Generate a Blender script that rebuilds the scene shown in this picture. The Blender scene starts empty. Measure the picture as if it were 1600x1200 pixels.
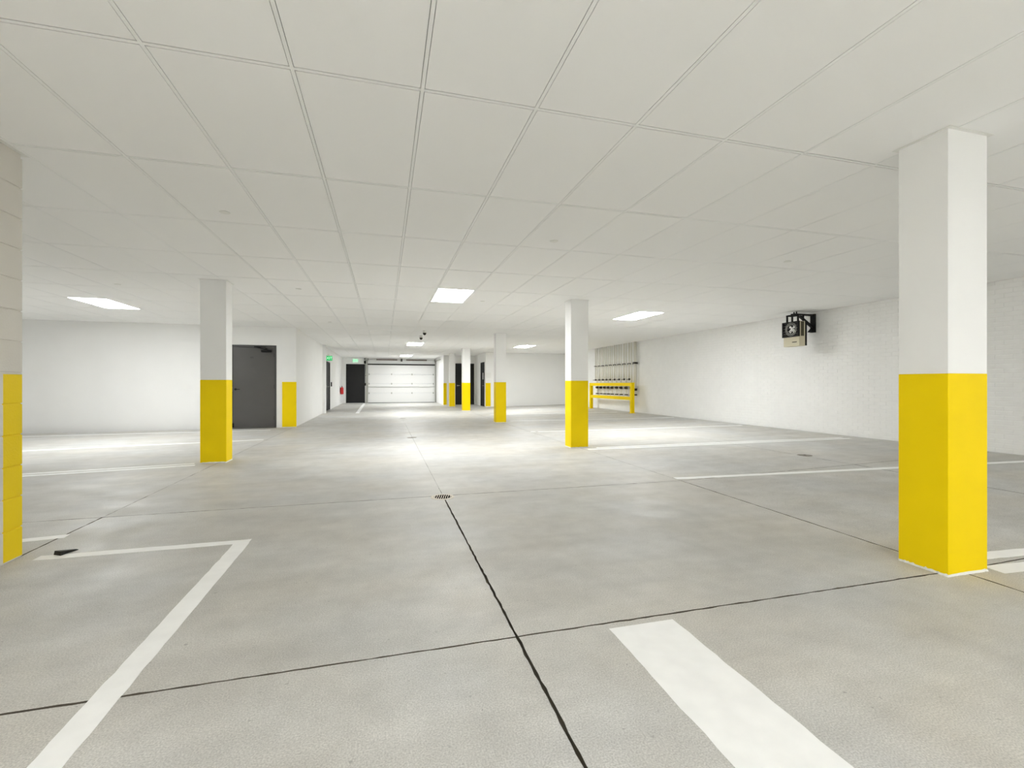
import bpy, bmesh, math, random
from mathutils import Vector, Matrix
random.seed(7)
PI = math.pi
sc = bpy.context.scene
COL = sc.collection

# ------------------------------------------------------------------ camera, world, exposure
CAM_Z = 1.126
CEIL = 2.626
cam_d = bpy.data.cameras.new('camera'); cam = bpy.data.objects.new('camera', cam_d); COL.objects.link(cam)
cam.location = (0, 0, CAM_Z)
cam.rotation_euler = (PI / 2, 0, -math.radians(15.413))
cam_d.sensor_fit = 'HORIZONTAL'; cam_d.sensor_width = 36.0
cam_d.lens = 723.3 * 36.0 / 1600.0
cam_d.shift_y = 0.5 / 1600.0
cam_d.clip_start = 0.02; cam_d.clip_end = 200
sc.camera = cam
w = bpy.data.worlds.new('world'); sc.world = w; w.use_nodes = True
w.node_tree.nodes['Background'].inputs[0].default_value = (0.8, 0.88, 1, 1)
w.node_tree.nodes['Background'].inputs[1].default_value = 0.5
vs = sc.view_settings
vs.view_transform = 'Standard'; vs.look = 'None'; vs.gamma = 1.0; vs.use_curve_mapping = False
vs.exposure = 0.0
sc.cycles.max_bounces = 9; sc.cycles.diffuse_bounces = 8; sc.cycles.glossy_bounces = 2
PANEL = 50.0            # emission strength of the ceiling light panels

# ------------------------------------------------------------------ helpers
def s2l(c):
    c /= 255.0
    return c / 12.92 if c <= 0.04045 else ((c + 0.055) / 1.055) ** 2.4

def mat(name, rgb, rough=0.6, spec=0.4, metal=0.0, mottle=0.0, mscale=3.0, bump=0.0, bscale=60.0, emit=None, estr=0.0, lin=False):
    m = bpy.data.materials.new(name); m.use_nodes = True
    nt = m.node_tree; b = nt.nodes['Principled BSDF']
    c = tuple(rgb) if lin else tuple(s2l(v) for v in rgb)
    b.inputs['Base Color'].default_value = (*c, 1)
    b.inputs['Roughness'].default_value = rough
    b.inputs['Specular IOR Level'].default_value = spec
    b.inputs['Metallic'].default_value = metal
    if emit is not None:
        b.inputs['Emission Color'].default_value = (*emit, 1); b.inputs['Emission Strength'].default_value = estr
    if mottle or bump:
        g = nt.nodes.new('ShaderNodeNewGeometry')
    if mottle:
        n = nt.nodes.new('ShaderNodeTexNoise'); n.inputs['Scale'].default_value = mscale; n.inputs['Detail'].default_value = 2
        nt.links.new(g.outputs['Position'], n.inputs['Vector'])
        r = nt.nodes.new('ShaderNodeMapRange'); r.inputs[1].default_value = 0.3; r.inputs[2].default_value = 0.7
        r.inputs[3].default_value = 1 - mottle; r.inputs[4].default_value = 1 + mottle
        nt.links.new(n.outputs['Fac'], r.inputs[0])
        mx = nt.nodes.new('ShaderNodeVectorMath'); mx.operation = 'SCALE'
        mx.inputs[0].default_value = c; nt.links.new(r.outputs[0], mx.inputs['Scale'])
        nt.links.new(mx.outputs[0], b.inputs['Base Color'])
    if bump:
        n2 = nt.nodes.new('ShaderNodeTexNoise'); n2.inputs['Scale'].default_value = bscale; n2.inputs['Detail'].default_value = 4
        nt.links.new(g.outputs['Position'], n2.inputs['Vector'])
        bp = nt.nodes.new('ShaderNodeBump'); bp.inputs['Strength'].default_value = bump; bp.inputs['Distance'].default_value = 0.003
        nt.links.new(n2.outputs['Fac'], bp.inputs['Height']); nt.links.new(bp.outputs[0], b.inputs['Normal'])
    return m

class MB:
    """collects shapes; build() links them as one mesh object"""
    def __init__(s): s.v = []; s.f = []
    def add(s, vs_, fs):
        o = len(s.v); s.v += [tuple(p) for p in vs_]; s.f += [tuple(i + o for i in f) for f in fs]; return s
    def box(s, x0, x1, y0, y1, z0, z1):
        v = [(x, y, z) for z in (z0, z1) for y in (y0, y1) for x in (x0, x1)]
        return s.add(v, [(0, 2, 3, 1), (4, 5, 7, 6), (0, 1, 5, 4), (2, 6, 7, 3), (0, 4, 6, 2), (1, 3, 7, 5)])
    def bar(s, p, q, w, d, up=(0, 0, 1)):
        p = Vector(p); q = Vector(q); t = (q - p).normalized(); u = Vector(up)
        if abs(t.dot(u)) > 0.99: u = Vector((0, 1, 0))
        a = t.cross(u).normalized() * (w / 2); b = a.cross(t).normalized() * (d / 2)
        v = [e + i * a + j * b for e in (p, q) for i, j in ((-1, -1), (1, -1), (1, 1), (-1, 1))]
        return s.add(v, [(3, 2, 1, 0), (4, 5, 6, 7), (0, 1, 5, 4), (1, 2, 6, 5), (2, 3, 7, 6), (3, 0, 4, 7)])
    def tube(s, p, q, r, n=12, r2=None):
        p = Vector(p); q = Vector(q); t = (q - p).normalized(); u = Vector((0, 0, 1))
        if abs(t.z) > 0.9: u = Vector((1, 0, 0))
        a = t.cross(u).normalized(); b = t.cross(a).normalized(); r2 = r if r2 is None else r2
        v = []
        for e, rr in ((p, r), (q, r2)):
            v += [e + (a * math.cos(2 * PI * k / n) + b * math.sin(2 * PI * k / n)) * rr for k in range(n)]
        f = [(k, (k + 1) % n, n + (k + 1) % n, n + k) for k in range(n)]
        f += [tuple(range(n))[::-1], tuple(range(n, 2 * n))]
        return s.add(v, f)
    def path(s, pts, r, n=8):
        for a, b in zip(pts, pts[1:]): s.tube(a, b, r, n)
        return s
    def lathe(s, prof, c=(0, 0, 0), n=20):
        o = []
        for r, z in prof: o += [(c[0] + r * math.cos(2 * PI * k / n), c[1] + r * math.sin(2 * PI * k / n), c[2] + z) for k in range(n)]
        f = []
        for i in range(len(prof) - 1):
            f += [(i * n + k, i * n + (k + 1) % n, (i + 1) * n + (k + 1) % n, (i + 1) * n + k) for k in range(n)]
        f += [tuple(range(n))[::-1], tuple(range((len(prof) - 1) * n, len(prof) * n))]
        return s.add(o, f)
    def ring(s, c, r0, r1, y0, y1, n=24):
        """flat ring in the local xz plane between depths y0 and y1"""
        o = []
        for y in (y0, y1):
            for r in (r0, r1):
                o += [(c[0] + r * math.cos(2 * PI * k / n), y, c[2] + r * math.sin(2 * PI * k / n)) for k in range(n)]
        f = []
        for k in range(n):
            j = (k + 1) % n
            f += [(k, j, n + j, n + k), (2 * n + k, 3 * n + k, 3 * n + j, 2 * n + j), (n + k, n + j, 3 * n + j, 3 * n + k), (k, 2 * n + k, 2 * n + j, j)]
        return s.add(o, f)
    def mesh(s, name, bevel=0.0, smooth=False):
        me = bpy.data.meshes.new(name); me.from_pydata(s.v, [], s.f)
        bm = bmesh.new(); bm.from_mesh(me)
        bmesh.ops.recalc_face_normals(bm, faces=bm.faces)
        if bevel: bmesh.ops.bevel(bm, geom=list(bm.edges), offset=bevel, segments=2, affect='EDGES', profile=0.5)
        bm.to_mesh(me); bm.free()
        if smooth:
            for p in me.polygons: p.use_smooth = len(p.vertices) == 4
        return me
    def build(s, name, m, parent=None, bevel=0.0, smooth=False):
        return link(name, s.mesh(name, bevel, smooth), m, parent)

def link(name, me, m, parent=None, loc=None, rz=0.0):
    if m is not None and not me.materials: me.materials.append(m)
    o = bpy.data.objects.new(name, me); COL.objects.link(o)
    if parent is not None: o.parent = parent
    if loc is not None: o.location = loc
    if rz: o.rotation_euler = (0, 0, rz)
    return o

def tag(o, label=None, cat=None, group=None, kind=None):
    if label: o['label'] = label
    if cat: o['category'] = cat
    if group: o['group'] = group
    if kind: o['kind'] = kind
    return o

def thing(name, label, cat, loc=(0, 0, 0), rz=0.0, group=None, kind=None):
    o = bpy.data.objects.new(name, None); COL.objects.link(o)
    o.empty_display_size = 0.2; o.location = loc; o.rotation_euler = (0, 0, rz)
    return tag(o, label, cat, group, kind)

def text(name, body, size, loc, rot, m, parent=None, depth=0.001):
    cu = bpy.data.curves.new(name, 'FONT'); cu.body = body; cu.size = size; cu.align_x = 'CENTER'; cu.align_y = 'CENTER'
    cu.extrude = depth; cu.materials.append(m); cu.resolution_u = 3
    tmp = bpy.data.objects.new(name, cu); COL.objects.link(tmp)
    me = bpy.data.meshes.new_from_object(tmp.evaluated_get(bpy.context.evaluated_depsgraph_get()))
    bpy.data.objects.remove(tmp); bpy.data.curves.remove(cu)
    if not me.materials: me.materials.append(m)
    o = bpy.data.objects.new(name, me); COL.objects.link(o)
    if parent: o.parent = parent
    o.location = loc; o.rotation_euler = rot
    return o

def clamp(t): return max(0.0, min(1.0, t))
def sstep(a, b, x):
    t = clamp((x - a) / (b - a)); return t * t * (3 - 2 * t)
def zf(x, y):
    """the slab climbs gently towards the brick wall, and towards the garage door"""
    r = clamp((x - 3.5) / 5.1)
    return 0.135 * r + 0.06 * sstep(13, 27, y) * (1 - r)

# ------------------------------------------------------------------ materials
def concrete():
    m = bpy.data.materials.new('concrete'); m.use_nodes = True
    nt = m.node_tree; N = nt.nodes; L = nt.links; b = N['Principled BSDF']
    g = N.new('ShaderNodeNewGeometry')
    def noise(scale, detail, stretch=None, rough=0.55):
        n = N.new('ShaderNodeTexNoise'); n.inputs['Scale'].default_value = scale; n.inputs['Detail'].default_value = detail; n.inputs['Roughness'].default_value = rough
        if stretch:
            mp = N.new('ShaderNodeMapping'); mp.inputs['Scale'].default_value = stretch; L.new(g.outputs['Position'], mp.inputs['Vector']); L.new(mp.outputs[0], n.inputs['Vector'])
        else: L.new(g.outputs['Position'], n.inputs['Vector'])
        return n.outputs['Fac']
    def rng(v, a, b_, c, d):
        r = N.new('ShaderNodeMapRange'); r.inputs[1].default_value = a; r.inputs[2].default_value = b_; r.inputs[3].default_value = c; r.inputs[4].default_value = d
        L.new(v, r.inputs[0]); return r.outputs[0]
    def mul(a, c):
        n = N.new('ShaderNodeMath'); n.operation = 'MULTIPLY'; L.new(a, n.inputs[0]); L.new(c, n.inputs[1]); return n.outputs[0]
    big = rng(noise(0.55, 4, rough=0.6), 0.3, 0.7, 0.88, 1.08)
    streak = rng(noise(1.0, 4, (0.7, 4.0, 1)), 0.3, 0.7, 0.93, 1.05)
    mid = rng(noise(5.0, 5, rough=0.7), 0.3, 0.7, 0.91, 1.07)
    fine = rng(noise(170.0, 1), 0.3, 0.7, 0.80, 1.14)
    pit = rng(noise(38.0, 1), 0.19, 0.27, 0.7, 1.0)
    oi = N.new('ShaderNodeObjectInfo'); slab = rng(oi.outputs['Random'], 0, 1, 0.975, 1.02)
    f = mul(mul(mul(big, streak), mul(mid, fine)), mul(pit, slab))
    mixc = N.new('ShaderNodeMix'); mixc.data_type = 'RGBA'
    L.new(rng(noise(0.8, 2, rough=0.6), 0.35, 0.65, 0, 1), mixc.inputs['Factor'])
    mixc.inputs['A'].default_value = (0.567, 0.545, 0.502, 1); mixc.inputs['B'].default_value = (0.57, 0.567, 0.552, 1)
    vm = N.new('ShaderNodeVectorMath'); vm.operation = 'SCALE'; L.new(mixc.outputs['Result'], vm.inputs[0]); L.new(f, vm.inputs['Scale'])
    L.new(vm.outputs[0], b.inputs['Base Color'])
    L.new(rng(noise(3.0, 1), 0.3, 0.7, 0.42, 0.6), b.inputs['Roughness'])
    b.inputs['Specular IOR Level'].default_value = 0.22
    bp = N.new('ShaderNodeBump'); bp.inputs['Strength'].default_value = 0.25; bp.inputs['Distance'].default_value = 0.002
    L.new(noise(120.0, 1), bp.inputs['Height']); L.new(bp.outputs[0], b.inputs['Normal'])
    return m

def painted_block(name, white, yellow, ymin, ztop):
    """white block paint with a yellow band, bounded by real edges on the wall"""
    m = mat(name, white, 0.6, 0.3, mottle=0.03, bump=0.5, bscale=90)
    nt = m.node_tree; N = nt.nodes; L = nt.links; b = N['Principled BSDF']
    g = N.new('ShaderNodeNewGeometry'); sp = N.new('ShaderNodeSeparateXYZ'); L.new(g.outputs['Position'], sp.inputs[0])
    def cmp(op, out, v):
        n = N.new('ShaderNodeMath'); n.operation = op; L.new(sp.outputs[out], n.inputs[0]); n.inputs[1].default_value = v; return n.outputs[0]
    def mul(a, c):
        n = N.new('ShaderNodeMath'); n.operation = 'MULTIPLY'; L.new(a, n.inputs[0]); L.new(c, n.inputs[1]); return n.outputs[0]
    k = mul(mul(cmp('GREATER_THAN', 'Y', ymin), cmp('LESS_THAN', 'Z', ztop)), cmp('GREATER_THAN', 'Z', 0.012))
    mx = N.new('ShaderNodeMix'); mx.data_type = 'RGBA'; L.new(k, mx.inputs['Factor'])
    L.new(b.inputs['Base Color'].links[0].from_socket, mx.inputs['A']); mx.inputs['B'].default_value = (*yellow, 1)
    L.new(mx.outputs['Result'], b.inputs['Base Color'])
    return m

YEL = (0.92, 0.67, 0.0)
M = {}
M['concrete'] = concrete()
M['joint'] = mat('joint_filler', (92, 86, 75), 0.9, 0.1)
M['line'] = mat('line_paint', (0.92, 0.92, 0.91), 0.55, 0.35, mottle=0.03, mscale=9, bump=0.15, bscale=140, lin=True)
M['wall'] = mat('wall_paint', (0.885, 0.885, 0.875), 0.65, 0.3, mottle=0.012, mscale=1.5, lin=True)
M['brick'] = mat('brick_paint', (0.885, 0.885, 0.875), 0.55, 0.35, mottle=0.015, mscale=6, lin=True)
M['mortar'] = mat('mortar_paint', (0.87, 0.87, 0.86), 0.7, 0.3, lin=True)
M['tile'] = mat('ceiling_tile_white', (0.91, 0.91, 0.90), 0.9, 0.0, lin=True)
M['tee'] = mat('ceiling_tee_white', (0.89, 0.895, 0.885), 0.5, 0.3, lin=True)
M['void'] = mat('ceiling_void', (0.42, 0.42, 0.41), 0.9, 0.1, lin=True)
M['column'] = mat('column_paint', (0.885, 0.885, 0.875), 0.6, 0.3, mottle=0.012, mscale=2, lin=True)
M['yellow'] = mat('yellow_paint', YEL, 0.55, 0.15, mottle=0.02, mscale=4, bump=0.08, lin=True)
M['block'] = painted_block('block_paint', (214, 210, 202), (0.86, 0.63, 0.0), 3.615, 1.19)
M['trim'] = mat('trim_white', (0.82, 0.82, 0.79), 0.5, 0.3, lin=True)
M['door_grey'] = mat('door_grey', (82, 80, 78), 0.38, 0.5, mottle=0.04)
M['door_black'] = mat('door_black', (40, 40, 40), 0.6, 0.25, mottle=0.04)
M['frame_grey'] = mat('frame_grey', (70, 69, 68), 0.45, 0.5)
M['black'] = mat('black_metal', (22, 21, 20), 0.6, 0.25)
M['chrome'] = mat('satin_steel', (170, 168, 162), 0.3, 0.5, metal=1.0)
M['galv'] = mat('galvanised', (176, 176, 168), 0.45, 0.5, metal=0.6)
M['garage'] = mat('garage_white', (0.80, 0.80, 0.79), 0.5, 0.35, lin=True)
M['seam'] = mat('seam_grey', (120, 119, 115), 0.7, 0.2)
M['spring'] = mat('spring_brown', (84, 66, 50), 0.6, 0.3)
M['pipe'] = mat('pipe_grey', (226, 224, 214), 0.5, 0.4, mottle=0.03)
M['valve'] = mat('valve_dark', (66, 62, 58), 0.5, 0.4)
M['tan'] = mat('heater_tan', (206, 199, 174), 0.5, 0.4)
M['olive'] = mat('heater_olive', (62, 58, 36), 0.5, 0.4)
M['red'] = mat('extinguisher_red', (190, 22, 26), 0.35, 0.5)
M['green'] = mat('exit_green', (10, 150, 60), 0.5, 0.3, emit=(0.02, 0.40, 0.14), estr=0.8)
M['exitface'] = mat('exit_face', (190, 240, 205), 0.5, 0.3, emit=(0.50, 1.0, 0.66), estr=0.85)
M['paper'] = mat('sign_white', (235, 235, 232), 0.6, 0.3)
M['glow'] = mat('light_diffuser', (255, 255, 255), 0.6, 0.2, emit=(0.98, 1.0, 1.0), estr=PANEL)
M['rubber'] = mat('black_rubber', (30, 29, 27), 0.7, 0.3)
M['cover'] = mat('cast_cover', (132, 126, 114), 0.5, 0.4, metal=0.4)
M['pit'] = mat('drain_pit', (0, 0, 0), 1.0, 0.0, lin=True)
M['grate'] = mat('drain_grate', (206, 198, 182), 0.5, 0.3)

# ------------------------------------------------------------------ floor
RX, LX, BY, FY = 8.6, -8.5, -4.6, 27.6
XJ = [LX + 0.015, -2.3, 0.57, 3.34, 5.98, RX - 0.012]
YJ = [BY + 0.01, -3.4, -0.72, 1.985, 4.70, 7.55, 10.3, 13.15, 15.9, 18.8, 21.28, 24.3, FY - 0.01]
def height_sheet(name, x0, x1, y0, y1, dz, m, parent=None, n=24):
    v = []; f = []
    for j in range(n + 1):
        for i in range(n + 1):
            x = x0 + (x1 - x0) * i / n; y = y0 + (y1 - y0) * j / n; v.append((x, y, zf(x, y) + dz))
    for j in range(n):
        for i in range(n): a = j * (n + 1) + i; f.append((a, a + 1, a + n + 2, a + n + 1))
    return MB().add(v, f).build(name, m, parent)
floor = height_sheet('floor', LX - 0.2, RX + 0.2, BY - 0.2, FY + 0.3, -0.016, M['joint'], n=60)
tag(floor, 'pale grey concrete garage floor with saw-cut joints and white lines', 'floor', kind='structure')
def slab(x0, x1, y0, y1, gx0, gx1, gy0, gy1):
    x0 += gx0; x1 -= gx1; y0 += gy0; y1 -= gy1
    near = y0 < 5 and x1 > -3
    nx = 10; ny = 10
    if near: nx = 60; ny = 60
    jit = 0.0016 if near else 0.0
    cx = (x0 + x1) / 2; cy = (y0 + y1) / 2
    v = []; f = []
    for j in range(ny + 1):
        for i in range(nx + 1):
            x = x0 + (x1 - x0) * i / nx; y = y0 + (y1 - y0) * j / ny
            if i in (0, nx): x += random.gauss(0, jit)
            if j in (0, ny): y += random.gauss(0, jit)
            v.append((x - cx, y - cy, zf(x, y)))
    k = len(v)
    for j in range(ny):
        for i in range(nx): a = j * (nx + 1) + i; f.append((a, a + 1, a + nx + 2, a + nx + 1))
    rim = [i for i in range(nx + 1)] + [j * (nx + 1) + nx for j in range(1, ny + 1)] + [ny * (nx + 1) + i for i in range(nx - 1, -1, -1)] + [j * (nx + 1) for j in range(ny - 1, 0, -1)]
    for a in rim: v.append((v[a][0], v[a][1], v[a][2] - 0.0155))
    n = len(rim)
    for i in range(n): f.append((rim[i], k + i, k + (i + 1) % n, rim[(i + 1) % n]))
    me = bpy.data.meshes.new('concrete_slab'); me.from_pydata(v, [], f)
    me.materials.append(M['concrete']); me.materials.append(M['joint'])
    for p in me.polygons: p.material_index = 0 if p.index < nx * ny else 1
    link('concrete_slab', me, M['concrete'], floor, (cx, cy, 0))
for i in range(len(XJ) - 1):
    for j in range(len(YJ) - 1):
        if i < 1 and YJ[j] > 13.4 - 0.3: continue
        near = YJ[j + 1] < 5
        g = 0.0055 if near else 0.0022
        gx = [g, g]
        if i + 1 == 2 and YJ[j] >= 4.6: gx[1] = 0.0013 if YJ[j] < 13 else 0.0005
        if i == 2 and YJ[j] >= 4.6: gx[0] = 0.0013 if YJ[j] < 13 else 0.0005
        if i + 1 == 2 and YJ[j] < 4: gx[1] = 0.0065
        if i == 2 and YJ[j] < 4: gx[0] = 0.0065
        fy = 0.0012 if YJ[j] > 7 else g
        slab(XJ[i], XJ[i + 1], YJ[j], YJ[j + 1], gx[0], gx[1], (0.0004 if YJ[j] > 7 else g), (0.0004 if YJ[j + 1] > 7 else g))

def stripe(pts, width, wob=0.0015, offset=0.0):
    """a painted line following the slab; pts are its centre line"""
    p = Vector((*pts[0], 0)); q = Vector((*pts[1], 0)); t = (q - p).normalized(); nrm = Vector((-t.y, t.x, 0))
    n = max(8, int((q - p).length / 0.06)); n = min(n, 70)
    c = (p + q) / 2; v = []; f = []
    for i in range(n + 1):
        e = p + (q - p) * i / n
        for s in (-1, 1):
            a = e + nrm * s * (width / 2 + random.gauss(0, wob))
            v.append((a.x - c.x, a.y - c.y, zf(a.x, a.y) + 0.0012)); v.append((a.x - c.x, a.y - c.y, zf(a.x, a.y) + 0.0001))
    for i in range(n):
        a = i * 4; f += [(a, a + 4, a + 6, a + 2), (a + 1, a + 5, a + 4, a), (a + 2, a + 6, a + 7, a + 3)]
    f += [(0, 2, 3, 1), (n * 4, n * 4 + 1, n * 4 + 3, n * 4 + 2)]
    me = bpy.data.meshes.new('painted_line'); me.from_pydata(v, [], f)
    link('painted_line', me, M['line'], floor, (c.x, c.y, 0))
# bay by the block wall: a cross line that turns towards the camera
stripe([(-2.17, 3.705), (-0.93, 3.705)], 0.085)
stripe([(-0.975, 3.665), (-0.955, 0.4)], 0.10)
stripe([(1.165, 1.935), (1.15, -0.9)], 0.335, 0.002)
stripe([(-6.5, 3.6), (-2.27, 4.19)], 0.09)
stripe([(-7.6, 6.64), (-2.60, 7.54)], 0.09); stripe([(-7.6, 6.46), (-2.54, 7.38)], 0.09)
stripe([(-8.1, 9.28), (-2.37, 10.42)], 0.11)
stripe([(-8.3, 12.42), (-4.0, 12.5)], 0.10); stripe([(-4.0, 12.5), (-2.7, 12.56)], 0.10)
stripe([(3.36, 4.83), (8.42, 3.98)], 0.10)
stripe([(3.62, 2.11), (8.3, 1.58)], 0.10); stripe([(3.56, 1.93), (8.3, 1.40)], 0.11)
stripe([(3.62, 7.50), (8.28, 6.73)], 0.075); stripe([(3.40, 7.38), (8.30, 6.58)], 0.075)
stripe([(3.34, 10.45), (8.38, 9.35)], 0.10)
stripe([(3.70, 13.6), (8.38, 12.1)], 0.10)
stripe([(3.70, 16.5), (8.1, 15.1)], 0.10)
stripe([(-1.0, 18.6), (-1.07, 27.0)], 0.13)

# ------------------------------------------------------------------ ceiling
TX, TY = 0.61, 1.2205
GX0, GY0 = 0.187, 2.397
def gx(i): return GX0 + i * TX
def gy(j): return GY0 + j * TY
# light panels by grid cell (column, row); unseen ones added to brighten the foreground
LIGHT_CELLS = {
    (1, 4): 'square-on bright light panel in the ceiling beyond the floor drain, largest in view',
    (8, 5): 'light panel in the ceiling between the centre column and the wall heater',
    (-9, 6): 'light panel in the ceiling over the bays beside the grey door',
    (1, 12): 'small light panel in the ceiling just past the two dome cameras',
    (1, 18): 'smallest light panel, in the ceiling right in front of the garage door',
    (8, 12): 'light panel in the ceiling near the plain wall behind the row of columns',
    (1, -5): 'added fill light panel in the ceiling above the drive lane, unseen behind the viewer',
    (-3, -4): 'added fill light panel in the ceiling, unseen behind the viewer, next to the block wall',
    (9, -4): 'added fill light panel in the ceiling, unseen behind the viewer, on the brick wall side',
    (-9, -2): 'added fill light panel in the ceiling over the bays, unseen behind the block wall',
}
ceil_slab = MB().box(LX - 0.2, RX + 0.2, BY - 0.2, FY + 0.3, CEIL + 0.06, CEIL + 0.2).build('ceiling', M['void'])
tag(ceil_slab, 'white suspended ceiling of large flat tiles in a thin grid', 'ceiling', kind='structure')
FW = 0.018           # width of the grid tee
def room_here(x0, x1, y0, y1):
    cx = (x0 + x1) / 2; cy = (y0 + y1) / 2
    if x1 <= LX or x0 >= RX or y1 <= BY or y0 >= FY: return False
    if cy > 13.4 + 0.5 and x1 < -2.3: return False
    if cy > 21.4 + 0.7 and x0 > 4.7: return False
    if cy > 24.2 + 0.7 and x0 > 3.0: return False
    return True
def tile_box(mb, x0, x1, y0, y1, z0=CEIL + 0.0005, z1=CEIL + 0.015):
    return mb.box(x0, x1, y0, y1, z0, z1)
cells = []
for i in range(-15, 15):
    for j in range(-6, 22):
        x0, x1, y0, y1 = gx(i), gx(i + 1), gy(j), gy(j + 1)
        if not room_here(x0, x1, y0, y1) or (i, j) in LIGHT_CELLS: continue
        a = max(x0, LX) + 0.0118; b = min(x1, RX) - 0.0118; c = max(y0, BY) + 0.0145; d = min(y1, FY) - 0.0145
        if b - a < 0.03 or d - c < 0.03: continue
        # how large it shows: area over squared distance, for tiles within the field of view
        mx, my = (a + b) / 2, (c + d) / 2
        th = math.radians(15.413); zc = mx * math.sin(th) + my * math.cos(th); u = mx * math.cos(th) - my * math.sin(th)
        size = 0.0
        if zc > 1.0 and abs(u) / zc < 1.35 and (CEIL - CAM_Z) / zc < 1.05 and not (mx < -2.2 and u / zc < -1.03): size = (b - a) * (d - c) / zc ** 3
        cells.append((size, a, b, c, d))
cells.sort(reverse=True)
full_me = None
rest = MB()
for k, (size, a, b, c, d) in enumerate(cells):
    if k < 300 and size > 0:
        if abs(b - a - (TX - 0.0236)) < 1e-4 and abs(d - c - (TY - 0.029)) < 1e-4:
            if full_me is None:
                full_me = tile_box(MB(), -(b - a) / 2, (b - a) / 2, -(d - c) / 2, (d - c) / 2).mesh('ceiling_tile')
            me = full_me
        else: me = tile_box(MB(), -(b - a) / 2, (b - a) / 2, -(d - c) / 2, (d - c) / 2).mesh('ceiling_tile')
        link('ceiling_tile', me, M['tile'], ceil_slab, ((a + b) / 2, (c + d) / 2, 0))
    else: tile_box(rest, a, b, c, d)
tag(rest.build('far_ceiling_tiles', M['tile'], ceil_slab), kind='stuff')
for i in range(-14, 14):
    x = gx(i)
    if not LX < x < RX: continue
    y1 = FY if -2.3 < x < 3.0 else (13.35 if x <= -2.3 else (24.1 if x < 4.6 else 21.35))
    MB().box(x - FW / 2, x + FW / 2, BY, y1, CEIL, CEIL + 0.0025).box(x - 0.002, x + 0.002, BY, y1, CEIL + 0.0025, CEIL + 0.04).build('grid_runner', M['tee'], ceil_slab)
for j in range(-5, 21):
    y = gy(j)
    if not BY < y < FY: continue
    x0 = LX if y < 13.35 else -2.3
    x1 = RX if y < 21.35 else (4.6 if y < 24.1 else 2.95)
    MB().box(x0, x1, y - FW / 2, y + FW / 2, CEIL + 0.0003, CEIL + 0.0024).box(x0, x1, y - 0.002, y + 0.002, CEIL + 0.0024, CEIL + 0.038).build('grid_cross_tee', M['tee'], ceil_slab)
for (i, j), lab in LIGHT_CELLS.items():
    t = thing('ceiling_light', lab, 'ceiling light', (gx(i) + TX / 2, gy(j) + TY / 2, CEIL), 0, 'flat light panels set in the ceiling grid')
    a, b = TX / 2 - 0.011, TY / 2 - 0.011
    fr = MB()
    fr.box(-a, -a + 0.014, -b, b, 0.001, 0.05).box(a - 0.014, a, -b, b, 0.001, 0.05).box(-a + 0.014, a - 0.014, -b, -b + 0.014, 0.001, 0.05).box(-a + 0.014, a - 0.014, b - 0.014, b, 0.001, 0.05)
    fr.build('frame', M['tee'], t)
    MB().box(-a + 0.014, a - 0.014, -b + 0.014, b - 0.014, 0.004, 0.012).build('diffuser', M['glow'], t)

# ------------------------------------------------------------------ walls
WB, WT = -0.02, CEIL + 0.05
def wall_along_x(name, x0, x1, y0, y1, label, m, holes=()):
    mb = MB(); x = x0
    for a, b, top in sorted(holes):
        mb.box(x, a, y0, y1, WB, WT); mb.box(a, b, y0, y1, top, WT); x = b
    mb.box(x, x1, y0, y1, WB, WT)
    return tag(mb.build(name, m), label, 'wall', kind='structure')
def wall_along_y(name, x0, x1, y0, y1, label, m, holes=()):
    mb = MB(); y = y0
    for a, b, top in sorted(holes):
        mb.box(x0, x1, y, a, WB, WT); mb.box(x0, x1, a, b, top, WT); y = b
    mb.box(x0, x1, y, y1, WB, WT)
    return tag(mb.build(name, m), label, 'wall', kind='structure')

DW = 13.30    # wall with the grey door
w_fl = wall_along_x('wall_bay', LX, -2.26, DW, DW + 0.15, 'smooth white wall behind the marked bays, with the grey door', M['wall'], [(-3.80, -2.72, 2.14)])
MB().box(-2.57, -2.24, DW - 0.05, DW - 0.001, WB, CEIL - 0.001).build('corner_pilaster', M['column'], w_fl)
MB().box(-2.573, -2.237, DW - 0.053, DW - 0.0005, 0.012, 1.19).build('yellow_band', M['yellow'], w_fl)
CLX = -2.265  # corridor wall on the left
w_cl = wall_along_y('wall_left_corridor', CLX - 0.15, CLX, DW + 0.15, FY, 'white wall running to the far corner, with extinguisher and dark double door', M['wall'], [(19.45, 21.3, 2.08)])
MB().box(CLX, -2.16, 18.85, 19.1, WB, CEIL - 0.001).build('pilaster', M['column'], w_cl)
wall_along_x('wall_far', CLX - 0.15, 3.0, FY, FY + 0.2, 'white end wall holding the garage door and the black exit door', M['wall'], [(-2.08, -1.07, 2.27), (-0.88, 2.84, 2.22)])
w_gs = wall_along_y('wall_garage_side', 2.95, 3.12, 24.0, FY, 'short white wall beside the garage door', M['wall'])
MB().box(2.947, 3.11, 23.994, 24.1, 0.07, 1.19).build('yellow_band', M['yellow'], w_gs)
wall_along_x('wall_recess', 3.12, 4.72, 24.0, 24.15, 'white recess wall with a dark door behind the columns', M['wall'], [(3.56, 4.55, 2.22)])
wall_along_y('wall_recess_side', 4.60, 4.75, 21.5, 24.0, 'narrow white side wall with an edge-on black door', M['wall'], [(21.62, 22.5, 2.2)])
w_fr = wall_along_x('wall_far_right', 4.60, RX, 21.35, 21.5, 'plain white wall closing the bays behind the centre column', M['wall'])
MB().box(4.597, 4.84, 21.344, 21.36, 0.09, 1.19).build('yellow_band', M['yellow'], w_fr)
wall_along_x('wall_back', LX, RX, BY - 0.15, BY, 'white wall behind the viewer', M['wall'])
wall_along_y('wall_left', LX - 0.15, LX, BY, DW, 'white wall at the outer end of the bays', M['wall'])

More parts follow.
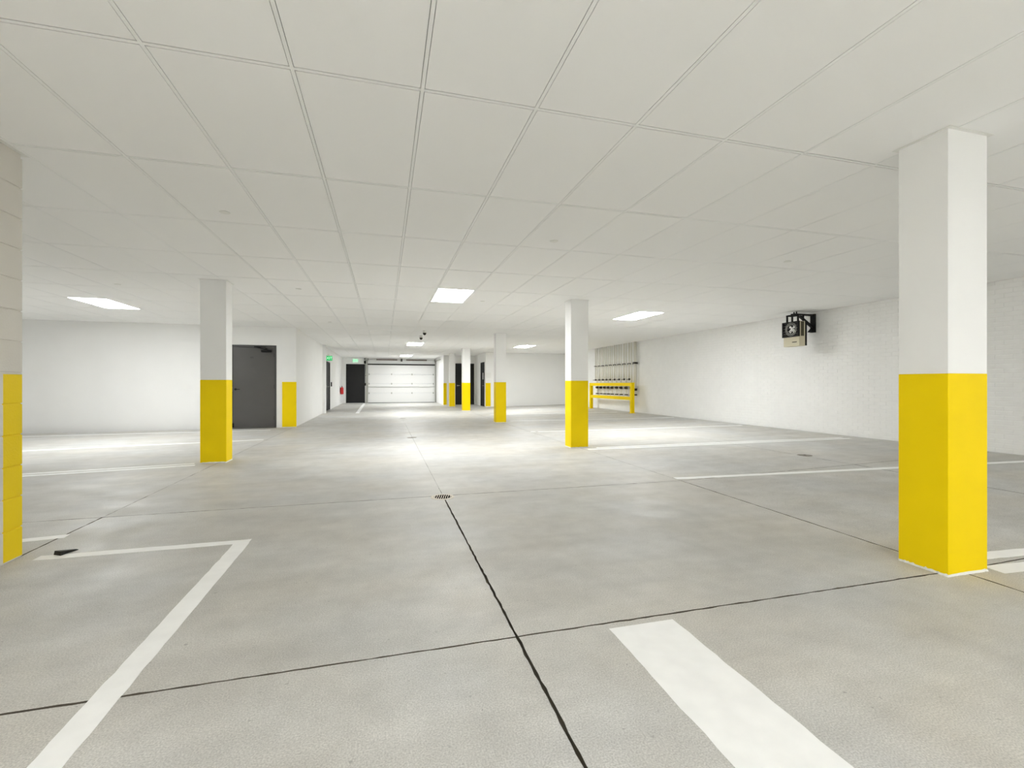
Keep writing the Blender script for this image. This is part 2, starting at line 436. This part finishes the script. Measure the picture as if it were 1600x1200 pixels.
# brick wall
w_r = MB().box(RX + 0.0034, RX + 0.2, BY - 0.15, 21.5, WB, WT).build('wall_right', M['mortar'])
tag(w_r, 'long white-painted brick wall along the bays, carrying the heater', 'wall', kind='structure')
BL, BH, JT = 0.2032, 0.0677, 0.008
def brick_shape(mb, y, z, L=BL - JT, Hh=BH - JT):
    e = 0.002; d = 0.0036; x = RX
    v = [(x, y + e, z + e), (x, y + L - e, z + e), (x, y + L - e, z + Hh - e), (x, y + e, z + Hh - e), (x + d, y, z), (x + d, y + L, z), (x + d, y + L, z + Hh), (x + d, y, z + Hh)]
    return mb.add(v, [(0, 3, 2, 1), (0, 1, 5, 4), (1, 2, 6, 5), (2, 3, 7, 6), (3, 0, 4, 7)])
bricks = []
th = math.radians(15.413)
for r in range(39):
    z = r * BH + 0.002
    if z + BH > CEIL + 0.02: break
    off = 0 if r % 2 else BL / 2
    n = int((21.35 - BY) / BL)
    for k in range(n):
        y = BY + off + k * BL
        if y + BL > 21.35: continue
        zc = RX * math.sin(th) + y * math.cos(th); u = (RX * math.cos(th) - y * math.sin(th)) / zc
        px = 800 + 723.3 * u
        vis = z + BH > 0.135 and (px < 1400 or 1546 < px < 1598) and z + BH < CEIL
        bricks.append((0 if vis else 1, zc, y, z))
bricks.sort()
bme = brick_shape(MB(), -(BL - JT) / 2, -(BH - JT) / 2).mesh('brick')
for v in bme.vertices: v.co.x -= RX
rest = MB()
for k, (nv, zc, y, z) in enumerate(bricks):
    if k < 300 and not nv: link('brick', bme, M['brick'], w_r, (RX, y + (BL - JT) / 2, z + (BH - JT) / 2))
    else: brick_shape(rest, y, z)
tag(rest.build('brick_field', M['brick'], w_r), kind='stuff')

# near block wall, ends at the corner seen at the frame's edge
BWX = -2.285; BWY = 3.775
w_b = MB().box(BWX - 0.29, BWX - 0.006, BY, BWY - 0.006, WB, CEIL).build('wall_block', M['block'])
tag(w_b, 'end of a white painted block wall with yellow corner band, at the frame edge', 'wall', kind='structure')
block_cache = {}
for r in range(13):
    z0 = r * 0.2 + 0.005; z1 = min(z0 + 0.193, CEIL - 0.003)
    y = BWY; first = r % 2 == 0
    while y > BY + 0.05:
        L = 0.2 if not first and y == BWY else 0.4
        a = max(y - L + 0.007, BY); key = (round(y - a, 4), round(z1 - z0, 4))
        if key not in block_cache:
            mb = MB().box(-0.30, 0.0, -key[0], 0, 0, key[1]); block_cache[key] = mb.mesh('block', bevel=0.0035)
        link('block', block_cache[key], M['block'], w_b, (BWX, y, z0))
        y -= L
MB().box(BWX, BWX + 0.022, BY, BWY + 0.022, CEIL - 0.003, CEIL - 0.0005).box(BWX - 0.3, BWX, BWY, BWY + 0.022, CEIL - 0.003, CEIL - 0.0005).build('ceiling_angle', M['trim'], w_b)

# ------------------------------------------------------------------ columns
def column(x0, x1, y0, y1, label, yt=1.19, strip=0.010):
    cx, cy = (x0 + x1) / 2, (y0 + y1) / 2; zb = min(zf(x, y) for x in (x0, x1) for y in (y0, y1)) - 0.0005
    t = thing('column', label, 'column', (cx, cy, zb), 0, 'square columns painted yellow below and white above')
    hx, hy = (x1 - x0) / 2, (y1 - y0) / 2; H = CEIL - zb - 0.0008
    MB().box(-hx, hx, -hy, hy, yt - zb, H).build('shaft', M['column'], t, bevel=0.003)
    MB().box(-hx - 0.0008, hx + 0.0008, -hy - 0.0008, hy + 0.0008, strip, yt - zb).build('yellow_base', M['yellow'], t, bevel=0.003)
    # ragged white caulk where paint stops above the slab
    v = []; n = 28; pts = []
    e = 0.0035
    cs = [(-hx - e, -hy - e), (hx + e, -hy - e), (hx + e, hy + e), (-hx - e, hy + e)]
    for a, b in zip(cs, cs[1:] + cs[:1]):
        for k in range(n): pts.append((a[0] + (b[0] - a[0]) * k / n, a[1] + (b[1] - a[1]) * k / n))
    m = len(pts); vv = []
    for p in pts: vv.append((p[0] + random.gauss(0, 0.002), p[1] + random.gauss(0, 0.002), 0.0))
    for p in pts: vv.append((p[0] * 0.985, p[1] * 0.985, strip + abs(random.gauss(0.003, 0.003))))
    f = [(k, (k + 1) % m, m + (k + 1) % m, m + k) for k in range(m)] + [tuple(range(m, 2 * m))]
    MB().add(vv, f).build('caulk_line', M['trim'], t)
    a = 0.022
    MB().box(-hx - a, hx + a, -hy - a, -hy, H - 0.003, H).box(-hx - a, hx + a, hy, hy + a, H - 0.003, H).box(-hx - a, -hx, -hy, hy, H - 0.003, H).box(hx, hx + a, -hy, hy, H - 0.003, H).build('ceiling_angle', M['trim'], t)
    return t
column(3.175, 3.505, 1.93, 2.20, 'large yellow-based column close by, in front of the brick wall')
column(3.175, 3.505, 7.60, 7.87, 'yellow-based column in the middle of the room, beside the yellow pipe guard')
column(3.15, 3.46, 13.2, 13.47, 'yellow-based column between the plain far wall and the main lane')
column(3.14, 3.46, 19.1, 19.37, 'slim bright column standing in front of the dark recess door')
column(3.03, 3.29, 22.3, 22.55, 'smallest column, just past the garage side wall\'s yellow end')
column(-2.525, -2.195, 7.52, 7.79, 'yellow-based column hiding the left edge of the grey door')

# ------------------------------------------------------------------ doors
def door(name, loc, rz, W, H, label, leafm, framem, frame=0.05, hinge=1, panels=False, closer=False, leaves=1, lever=True, daylight_sill=False):
    """local x across, -y towards the room"""
    t = thing(name, label, 'door', loc, rz, kind='structure')
    h = W / 2
    fr = MB().box(-h, -h + frame, -0.012, 0.12, 0, H).box(h - frame, h, -0.012, 0.12, 0, H).box(-h + frame, h - frame, -0.012, 0.12, H - frame, H)
    fr.build('frame', framem, t)
    a = -h + frame + 0.003; b = h - frame - 0.003; n = leaves; wl = (b - a) / n
    for k in range(n):
        x0 = a + k * wl + (0.002 if k else 0); x1 = a + (k + 1) * wl
        top = H - frame - 0.003
        mb = MB()
        if panels:
            st = 0.13; p = [(0.22, 0.86), (1.04, top - 0.15)]
            mb.box(x0, x0 + st, 0.02, 0.065, 0.012, top).box(x1 - st, x1, 0.02, 0.065, 0.012, top)
            zs = [0.012] + [q for pr in p for q in pr] + [top]
            for z0, z1 in zip(zs[::2], zs[1::2]): mb.box(x0 + st, x1 - st, 0.02, 0.065, z0, z1)
        else: mb.box(x0, x1, 0.02, 0.065, 0.012, top)
        lf = mb.build('leaf', leafm, t)
        if panels:
            for z0, z1 in p:
                MB().box(x0 + st, x1 - st, 0.035, 0.06, z0, z1).box(x0 + st + 0.06, x1 - st - 0.06, 0.026, 0.035, z0 + 0.06, z1 - 0.06).build('panel', leafm, lf)
        hs = hinge if n == 1 else (1 if k == 0 else -1)
        hx = x0 if hs > 0 else x1
        for z in (0.25, H / 2, top - 0.2):
            MB().tube((hx, 0.012, z - 0.05), (hx, 0.012, z + 0.05), 0.009, 8).build('hinge', M['black'], lf)
        if lever:
            lx = x1 - 0.07 if hs > 0 else x0 + 0.07; sg = -1 if hs > 0 else 1
            mb = MB().tube((lx, 0.02, 1.0), (lx, 0.008, 1.0), 0.028, 16).tube((lx, 0.01, 1.0), (lx, -0.045, 1.0), 0.010, 10).bar((lx - sg * 0.012, -0.045, 1.0), (lx + sg * 0.115, -0.045, 1.0), 0.022, 0.016)
            mb.build('lever_handle', M['black'] if leafm is M['door_grey'] else M['chrome'], lf)
            MB().box(hx if False else (x1 - 0.004 if hs > 0 else x0), (x1 if hs > 0 else x0 + 0.004), 0.016, 0.03, 0.94, 1.06).build('strike_edge', M['chrome'], lf)
    if closer:
        sg = 1 if hinge > 0 else -1
        hx = a if hinge > 0 else b
        zt = H - frame
        c = MB().box(min(hx + sg * 0.06, hx + sg * 0.30), max(hx + sg * 0.06, hx + sg * 0.30), -0.04, 0.02, zt - 0.13, zt - 0.07)
        cl = c.build('closer_body', M['black'], t, bevel=0.006)
        MB().bar((hx + sg * 0.20, -0.05, zt - 0.06), (hx + sg * 0.44, -0.06, zt + 0.006), 0.024, 0.012, (0, 1, 0)).box(min(hx + sg * 0.20, hx + sg * 0.46), max(hx + sg * 0.20, hx + sg * 0.46), -0.05, -0.012, zt - 0.012, zt + 0.018).build('closer_arm', M['black'], t)
        MB().tube((hx + sg * 0.19, -0.02, zt - 0.07), (hx + sg * 0.19, -0.02, zt - 0.03), 0.02, 10).build('closer_pivot', M['black'], t)
    th_ = MB().box(-h, h, -0.02, 0.1, 0.0, 0.011)
    th_.build('threshold', M['chrome'] if not daylight_sill else M['paper'], t)  # the exit door's white sill stands in for daylight showing under the leaf
    return t
d1 = door('door_1', (-3.26, DW, 0.0), 0, 1.08, 2.14, 'plain grey steel door with black closer, beside the yellow corner pilaster', M['door_grey'], M['frame_grey'], hinge=-1, closer=True)
MB().box(-0.08, 0.0, 0.018, 0.0199, 1.80, 1.84).build('door_viewer_plate', M['frame_grey'], d1)
MB().box(-0.49, -0.455, -0.01, 0.02, 0.03, 0.13).build('kick_down_stop', M['black'], d1)
d2 = door('door_2', (-1.575, FY, zf(-1.5, FY)), 0, 1.01, 2.21, 'black two-panel exit door under the lit exit sign', M['door_black'], M['door_black'], frame=0.07, hinge=1, panels=True, lever=False, daylight_sill=True)
door('door_3', (CLX, 20.375, zf(-2.3, 20.4)), PI / 2, 1.85, 2.03, 'black double door seen edge-on along the corridor wall', M['door_black'], M['door_black'], leaves=2)
door('door_4', (4.055, 24.0, zf(4, 24)), 0, 0.99, 2.15, 'dark grey door in the recess, half hidden by a column', M['door_black'], M['door_black'], hinge=-1)
d5 = door('door_5', (4.60, 22.06, zf(4.6, 22)), -PI / 2, 0.88, 2.13, 'narrow black door seen edge-on beside a yellow wall end', M['door_black'], M['door_black'], hinge=1)
MB().box(-0.08, 0.08, 0.014, 0.0195, 1.30, 1.62).build('notice_plate', M['paper'], d5)

# ------------------------------------------------------------------ garage door
g = thing('garage_door', 'wide white sectional garage door in the far end wall', 'garage door', (0.98, FY - 0.004, 0.06))
GW = 1.88; SH = 0.54
for k in range(4):
    z0 = 0.02 + k * SH; 
    s = MB().box(-GW, GW, -0.045, 0.0, z0 + 0.003, z0 + SH - 0.003).build('door_section', M['garage'], g, bevel=0.004)
    for q in (-1.86, -1.4, -0.6, 0.55, 1.4, 1.78):
        MB().box(q, q + 0.045, -0.050, -0.0455, z0 + 0.03, z0 + SH - 0.03).build('stile', M['garage'], s)
    if k:
        for q in (-1.82, -0.58, 0.57, 1.8):
            MB().box(q - 0.03, q + 0.03, -0.062, -0.0505, z0 - 0.045, z0 + 0.045).tube((q - 0.035, -0.062, z0), (q + 0.035, -0.062, z0), 0.008, 8).build('hinge', M['galv'], s)
MB().box(-GW, GW, -0.075, -0.051, 0.90, 0.925).build('strut', M['galv'], g)
MB().box(-GW, GW, -0.04, 0.0, -0.005, 0.021).build('bottom_seal', M['rubber'], g)
MB().box(-GW - 0.02, GW + 0.02, -0.07, 0.0, 0.02 + 4 * SH - 0.01, 0.02 + 4 * SH + 0.06).build('top_seal', M['black'], g)
for sx in (-1, 1):
    x = sx * (GW + 0.05)
    tr = MB().box(x - 0.03, x + 0.03, -0.12, -0.09, 0, 2.2).box(x - 0.03 * sx - 0.004, x - 0.03 * sx + 0.004, -0.12, -0.05, 0, 2.2)
    # curved rise into the horizontal run under the ceiling
    pts = [(x, -0.105 - 0.22 * (1 - math.cos(a)), 2.2 + 0.22 * math.sin(a)) for a in [PI / 2 * k / 6 for k in range(7)]] + [(x, -2.4, 2.42)]
    for p, q in zip(pts, pts[1:]): tr.bar(p, q, 0.06, 0.03)
    tr.build('track', M['galv'], g)
    MB().box(x - 0.05, x + 0.02, -0.03, -0.002, 0, 2.3).build('track_angle', M['trim'], g)
    MB().box(x - 0.02 * sx - 0.012, x - 0.02 * sx + 0.012, -0.02, -0.002, 2.2, 2.44).build('side_seal', M['black'], g)
    dr = MB().tube((x - sx * 0.09, -0.11, 2.47), (x - sx * 0.03, -0.11, 2.47), 0.06, 18).build('cable_drum', M['galv'], g, smooth=True)
MB().tube((-GW - 0.055, -0.11, 2.47), (GW + 0.055, -0.11, 2.47), 0.013, 10).build('torsion_shaft', M['galv'], g)
for a, b in ((-1.42, -0.26), (0.24, 1.42)):
    mb = MB(); n = 58
    for k in range(n): mb.tube((a + (b - a) * k / n, -0.11, 2.47), (a + (b - a) * (k + 0.82) / n, -0.11, 2.47), 0.036, 10)
    mb.build('torsion_spring', M['spring'], g)
MB().box(-0.07, 0.03, -0.13, -0.0, 2.39, 2.54).build('centre_bracket', M['valve'], g)
op = thing('door_opener', 'black motor box mounted high between the exit door and the garage door', 'door opener', (-1.06, FY, 2.30))
MB().box(-0.055, 0.055, -0.16, -0.001, 0.0, 0.16).build('motor_housing', M['black'], op, bevel=0.012)
MB().box(-0.045, 0.045, -0.13, -0.001, 0.17, 0.30).build('chain_housing', M['black'], op, bevel=0.01)
MB().tube((0.0, -0.15, 0.2), (0.0, -0.10, 0.2), 0.045, 14).build('hoist_wheel', M['galv'], op)
ws = thing('wall_switch', 'small black push-button station between exit door and garage door', 'switch', (-1.04, FY, 1.05))
MB().box(-0.035, 0.035, -0.04, -0.001, 0, 0.15).build('housing', M['black'], ws, bevel=0.006)
for z in (0.03, 0.07, 0.11): MB().tube((0, -0.04, z), (0, -0.048, z), 0.012, 10).build('button', M['valve'], ws)
jb = MB().box(-0.04, 0.04, -0.04, -0.001, -0.03, 0.03).build('junction_box', M['galv'], None, bevel=0.005); jb.location = (-1.04, FY, 1.63)
tag(jb, 'small grey junction box above the push-button station', 'junction box')
cdt = MB().tube((0, -0.02, 0), (0, -0.02, 0.40), 0.012, 8).tube((0, -0.02, 0.47), (0, -0.02, 1.07), 0.012, 8).build('conduit', M['galv']); cdt.location = (-1.04, FY, 1.22)
tag(cdt, 'thin conduit running up from the push-button station', 'conduit')

# ------------------------------------------------------------------ exit signs, readers, extinguisher
def exit_sign(loc, rz, label, face='exitface', letters='green'):
    t = thing('exit_sign', label, 'exit sign', loc, rz, 'lit exit signs')
    MB().box(-0.15, 0.15, -0.045, -0.002, 0.0, 0.205).build('housing', M['trim'], t, bevel=0.006)
    MB().box(-0.14, 0.14, -0.050, -0.0455, 0.012, 0.193).build('lit_face', M[face], t)
    text('exit_lettering', 'EXIT', 0.14, (0, -0.0515, 0.102), (PI / 2, 0, 0), M[letters], t)
    MB().box(-0.04, 0.04, -0.04, -0.005, 0.2045, 0.255).build('canopy', M['trim'], t)
    return t
exit_sign((-1.58, FY, 2.36), 0, 'green and white lit exit sign above the black exit door')
exit_sign((CLX + 0.165, 19.32, 2.04), 0, 'green lit exit sign standing out from the wall beside the black double door', 'green', 'exitface')
rd = thing('card_reader', 'small black card reader on the wall past the black double door', 'card reader', (CLX, 21.72, 1.03), PI / 2)
MB().box(-0.07, 0.07, -0.04, -0.001, 0.0, 0.19).build('housing', M['black'], rd, bevel=0.01)
MB().box(-0.035, 0.035, -0.0415, -0.04, 0.09, 0.16).build('keypad', M['valve'], rd)
ex = thing('fire_extinguisher', 'red fire extinguisher hung on the corridor wall near the exit door', 'fire extinguisher', (CLX + 0.10, 26.0, 0.60))
MB().lathe([(0.06, 0), (0.082, 0.012), (0.086, 0.05), (0.086, 0.30), (0.075, 0.34), (0.045, 0.37), (0.028, 0.385)], n=20).build('cylinder', M['red'], ex, smooth=True)
MB().lathe([(0.024, 0.385), (0.024, 0.42), (0.012, 0.425)], n=12).build('valve', M['valve'], ex)
MB().bar((0, 0.02, 0.425), (0, -0.12, 0.445), 0.022, 0.012).bar((0, 0.02, 0.41), (0, -0.10, 0.395), 0.02, 0.01).build('handle', M['black'], ex)
MB().path([(0, 0.02, 0.40), (0.0, 0.075, 0.39), (0.0, 0.102, 0.33), (0.0, 0.104, 0.12)], 0.011).build('hose', M['black'], ex)
MB().box(-0.0995, -0.085, -0.03, 0.03, 0.1, 0.42).build('wall_bracket', M['black'], ex)
sg = MB().box(-0.11, 0.11, -0.006, -0.0005, -0.12, 0.12).build('wall_sign', M['paper'], None); sg.location = (4.74, 21.344, 1.55)
tag(sg, 'small blank white notice on the wall above the short yellow end band', 'sign')

# ------------------------------------------------------------------ wall heater
h = thing('unit_heater', 'black and tan fan heater hung from a bracket high on the brick wall', 'heater', (RX, 7.6, 1.9), -PI / 2)
# local: x runs along the wall (towards the viewer = +x), -y into the room
D0, D1 = 0.395, 0.585      # distance of back and front from the wall
WH = 0.19
body = MB().box(-WH, WH, -D1, -D0 - 0.045, 0.0, 0.50).build('casing', M['tan'], h, bevel=0.006)
MB().box(-WH - 0.004, WH + 0.004, -D0 - 0.046, -D0, 0.01, 0.505).build('rear_housing', M['black'], h, bevel=0.006)
for sx in (-1, 1):
    MB().box(*sorted((sx * WH, sx * (WH + 0.003))), -D1 + 0.035, -D0 - 0.075, 0.20, 0.49).build('side_inset', M['olive'], body)
gr = MB()
gr.box(-WH - 0.012, -WH + 0.02, -D1 - 0.03, -D1, 0.19, 0.50).box(WH - 0.02, WH + 0.012, -D1 - 0.03, -D1, 0.19, 0.50).box(-WH + 0.02, WH - 0.02, -D1 - 0.03, -D1, 0.47, 0.50).box(-WH + 0.02, WH - 0.02, -D1 - 0.03, -D1, 0.19, 0.22)
grille = gr.build('louvre_frame', M['black'], h)
MB().box(-WH + 0.02, WH - 0.02, -D1 - 0.004, -D1 - 0.0005, 0.22, 0.47).build('dark_opening', M['black'], grille)
for k in range(4):
    z = 0.255 + k * 0.055
    MB().bar((-WH + 0.02, -D1 - 0.020, z), (WH - 0.02, -D1 - 0.020, z), 0.024, 0.004, (0, -0.55, 0.84)).build('louvre', M['frame_grey'], grille)
MB().ring((0.02, 0, 0.345), 0.098, 0.108, -D1 - 0.036, -D1 - 0.030).ring((0.02, 0, 0.345), 0.128, 0.134, -D1 - 0.036, -D1 - 0.030).build('fan_guard', M['galv'], grille)
fan = MB().tube((0.04, -D1 - 0.004, 0.345), (0.04, -D1 - 0.034, 0.345), 0.022, 14)
for k in range(4):
    a = PI / 4 + k * PI / 2
    fan.bar((0.04 + 0.015 * math.cos(a), -D1 - 0.02, 0.345 + 0.015 * math.sin(a)), (0.04 + 0.088 * math.cos(a), -D1 - 0.022, 0.345 + 0.088 * math.sin(a)), 0.05, 0.004, (0.25 * math.sin(a), 1, -0.25 * math.cos(a)))
fan.build('fan', M['paper'], grille)
MB().box(0.02, 0.13, -D1 - 0.003, -D1, 0.075, 0.092).build('maker_plate', M['olive'], body)
hg = MB()
for x in (-0.13, 0.13):
    for y in (-D1 + 0.03, -D0 - 0.03): hg.box(x - 0.013, x + 0.013, y - 0.013, y + 0.013, 0.50, 0.64)
hg.box(-0.145, 0.145, -D1 + 0.015, -D1 + 0.05, 0.625, 0.65).box(-0.145, 0.145, -D0 - 0.05, -D0 - 0.015, 0.625, 0.65).box(-0.145, -0.115, -D1 + 0.05, -D0 - 0.05, 0.625, 0.65).box(0.115, 0.145, -D1 + 0.05, -D0 - 0.05, 0.625, 0.65)
hg.build('hanger_frame', M['black'], h)
br = MB().box(-0.045, 0.045, -D1 + 0.03, -0.01, 0.645, 0.67).build('bracket_arm', M['black'], h)
MB().box(-0.05, 0.05, -0.045, -0.0045, 0.30, 0.68).build('wall_channel', M['black'], h)
MB().bar((0, -D0 + 0.01, 0.635), (0, -0.035, 0.40), 0.05, 0.035).build('diagonal_brace', M['black'], h)
MB().add([(x, y, z) for x in (-0.045, 0.045) for y, z in ((-0.045, 0.305), (-0.13, 0.305), (-0.045, 0.39))], [(0, 1, 2), (3, 5, 4), (0, 3, 4, 1), (1, 4, 5, 2), (2, 5, 3, 0)]).build('gusset', M['black'], h)
for x in (-0.03, 0.03): MB().tube((x, -D1 + 0.10, 0.67), (x, -D1 + 0.10, 0.71), 0.012, 8).build('bolt', M['black'], h)

# ------------------------------------------------------------------ yellow guard and pipes
GYn, GYf, GXc = 14.36, 17.66, 8.28
gz = zf(GXc, 15) - 0.001
gd = thing('pipe_guard', 'yellow square-tube guard rail standing in front of the pipes', 'guard rail', (GXc, (GYn + GYf) / 2, gz))
hl = (GYf - GYn) / 2
for sy in (-1, 1): 
    MB().box(-0.06, 0.06, sy * hl - 0.06, sy * hl + 0.06, 0.0, 1.06).build('post', M['yellow'], gd, bevel=0.008)
    MB().box(-0.09, 0.09, sy * hl - 0.09, sy * hl + 0.09, 0.0, 0.012).build('base_plate', M['yellow'], gd)
for z in (0.94, 0.45): MB().box(-0.05, 0.05, -hl + 0.0605, hl - 0.0605, z, z + 0.115).build('rail', M['yellow'], gd, bevel=0.008)

st = MB().box(-0.022, -0.001, -1.55, 1.75, 0, 0.04).build('pipe_strut', M['galv']); st.location = (RX, 16.1, 1.84)
tag(st, 'thin metal strut on the brick wall holding the vertical pipes', 'strut')
PY = [17.72, 17.38, 17.05, 16.74, 16.42, 16.06, 15.71, 15.33, 14.96]
ORD = ['first', 'second', 'third', 'fourth', 'fifth', 'sixth', 'seventh', 'eighth', 'ninth']
for k, y in enumerate(PY):
    t = thing('pipe_riser', 'pale vertical pipe pair with dark valves behind the yellow guard, %s from its far post' % ORD[k], 'pipe', (RX, y, 0.0), 0, 'pipe risers behind the yellow guard')
    X = -0.075
    MB().tube((X, 0.03, 1.30), (X, 0.03, CEIL - 0.001), 0.027, 12).build('riser', M['pipe'], t, smooth=True)
    MB().tube((X, -0.13, 0.95), (X, -0.13, CEIL - 0.001), 0.021, 12).build('supply', M['pipe'], t, smooth=True)
    MB().box(X - 0.05, X + 0.05, -0.02, 0.08, 1.865, 1.89).build('clamp', M['valve'], t)
    MB().tube((X, 0.03, 1.275), (X, 0.03, 1.34), 0.036, 12).bar((X - 0.04, 0.03, 1.30), (X - 0.12, 0.03, 1.30), 0.02, 0.02).build('shutoff_valve', M['valve'], t)
    MB().tube((X, -0.13, 0.95), (X, -0.13, 1.04), 0.048, 12).tube((X, -0.13, 1.0), (X - 0.07, -0.13, 1.0), 0.034, 12).build('regulator', M['valve'], t)
    MB().tube((X, -0.13, 0.76), (X, -0.13, 0.94), 0.022, 10).build('drip_leg', M['pipe'], t)
    MB().box(X - 0.05, X + 0.05, -0.175, -0.085, 0.725, 0.765).build('end_fitting', M['valve'], t)
t = thing('drain_pipe', 'thicker pale vertical pipe next to the guard\'s near post, reaching lowest', 'pipe', (RX, 14.56, 0.0))
MB().tube((-0.085, 0, 0.76), (-0.085, 0, CEIL - 0.001), 0.05, 16).build('pipe_body', M['pipe'], t, smooth=True)
MB().box(-0.15, -0.02, -0.065, 0.065, 1.85, 1.91).build('clamp', M['valve'], t)
MB().tube((-0.085, 0, 0.90), (-0.085, 0, 0.98), 0.066, 16).build('coupling', M['valve'], t)
MB().tube((-0.085, 0, 0.73), (-0.085, 0, 0.78), 0.062, 16).build('end_cap', M['valve'], t)

# ------------------------------------------------------------------ ceiling fittings
for (x, y, lab) in ((-1.34, 4.55, 'round white sprinkler cover on the ceiling, nearest the block wall'),
                    (1.71, 4.55, 'round white sprinkler cover on the ceiling in line with the middle column'),
                    (4.74, 4.55, 'round white sprinkler cover on the ceiling nearest the large close column'),
                    (1.71, 8.20, 'round white sprinkler cover on the ceiling beside the largest light panel'),
                    (-1.30, 7.9, 'round white sprinkler cover on the ceiling between yellow column and lane'),
                    (-3.85, 8.25, 'round white sprinkler cover on the ceiling near the light over the bays'),
                    (-1.27, 11.9, 'round white sprinkler cover on the ceiling in front of the corridor')):
    t = thing('sprinkler_cover', lab, 'sprinkler', (x, y, CEIL + 0.0034), 0, 'flat round sprinkler covers on the ceiling')
    MB().lathe([(0.040, -0.010), (0.042, -0.008), (0.042, -0.006), (0.03, -0.006), (0.03, 0.0)], n=24).build('cover_plate', M['trim'], t, smooth=True)
    MB().lathe([(0.034, -0.004), (0.034, 0.0)], n=20).build('gap_ring', M['trim'], t)
for (x, y, lab) in ((1.08, 13.1, 'black dome camera hanging from the ceiling, the nearer of the two'), (1.09, 14.5, 'black dome camera hanging from the ceiling, the farther of the two')):
    t = thing('dome_camera', lab, 'camera', (x, y, CEIL + 0.003), 0, 'dome cameras on the ceiling')
    t.scale = (0.62, 0.62, 0.75)
    MB().lathe([(0.055, -0.09), (0.075, -0.085), (0.075, 0.0)], n=22).build('mount', M['trim'], t, smooth=True)
    MB().lathe([(0.078, -0.10), (0.08, -0.10), (0.08, -0.09), (0.05, -0.09)], n=22).build('collar', M['black'], t, smooth=True)
    MB().lathe([(0.004, -0.178)] + [(0.076 * math.sin(a), -0.10 - 0.078 * math.cos(a)) for a in [PI / 2 * k / 7 for k in range(1, 8)]], n=22).build('dome', M['black'], t, smooth=True)

# ------------------------------------------------------------------ small things on the floor
fd = thing('floor_drain', 'round slotted metal drain where two floor joints cross', 'drain', (0.56, 4.64, zf(0.57, 4.7) + 0.0006))
MB().lathe([(0.118, 0.0), (0.118, 0.002), (0.112, 0.003), (0.0, 0.003)][:3], n=32).build('collar', M['grate'], fd)
MB().lathe([(0.085, 0.003), (0.085, 0.0036)], n=32).build('pit', M['pit'], fd)
for k in range(8):
    x = -0.077 + k * 0.022; hh = math.sqrt(max(0.0001, 0.087 ** 2 - x * x))
    MB().bar((x - 0.02 * hh / 0.09, -hh, 0.0048), (x + 0.02 * hh / 0.09, hh, 0.0048), 0.008, 0.0018).build('grate_bar', M['grate'], fd)
wd = MB().add([(0, -0.032, 0), (0, 0.032, 0), (0.115, 0.012, 0), (0.115, -0.012, 0), (0.004, -0.029, 0.026), (0.004, 0.029, 0.026), (0.113, 0.011, 0.003), (0.113, -0.011, 0.003)],
              [(0, 1, 2, 3), (4, 7, 6, 5), (0, 4, 5, 1), (1, 5, 6, 2), (2, 6, 7, 3), (3, 7, 4, 0)]).build('door_wedge', M['rubber'], None)
wd.location = (-2.075, 3.73, 0.0014); wd.rotation_euler = (0, 0, math.radians(60))
tag(wd, 'black rubber door wedge lying on the white line by the block wall', 'door wedge')
for x, y, lab in ((0.56, 10.0, 'flush metal cleanout cover on the lane joint beyond the drain'), (0.58, 15.6, 'flush metal cleanout cover far down the lane near the garage door'), (6.05, 5.5, 'flush metal cleanout cover in the bay near the brick wall')):
    t = thing('cleanout_cover', lab, 'cover', (x, y, zf(x, y) + 0.0008), 0, 'cleanout covers in the floor')
    MB().lathe([(0.10, 0.0), (0.10, 0.002), (0.085, 0.0025)], n=24).build('ring', M['cover'], t)
    MB().lathe([(0.083, 0.0), (0.083, 0.004)], n=24).build('lid', M['cover'], t)
    MB().tube((0, 0, 0.004), (0, 0, 0.0065), 0.014, 6).build('lid_nut', M['valve'], t)
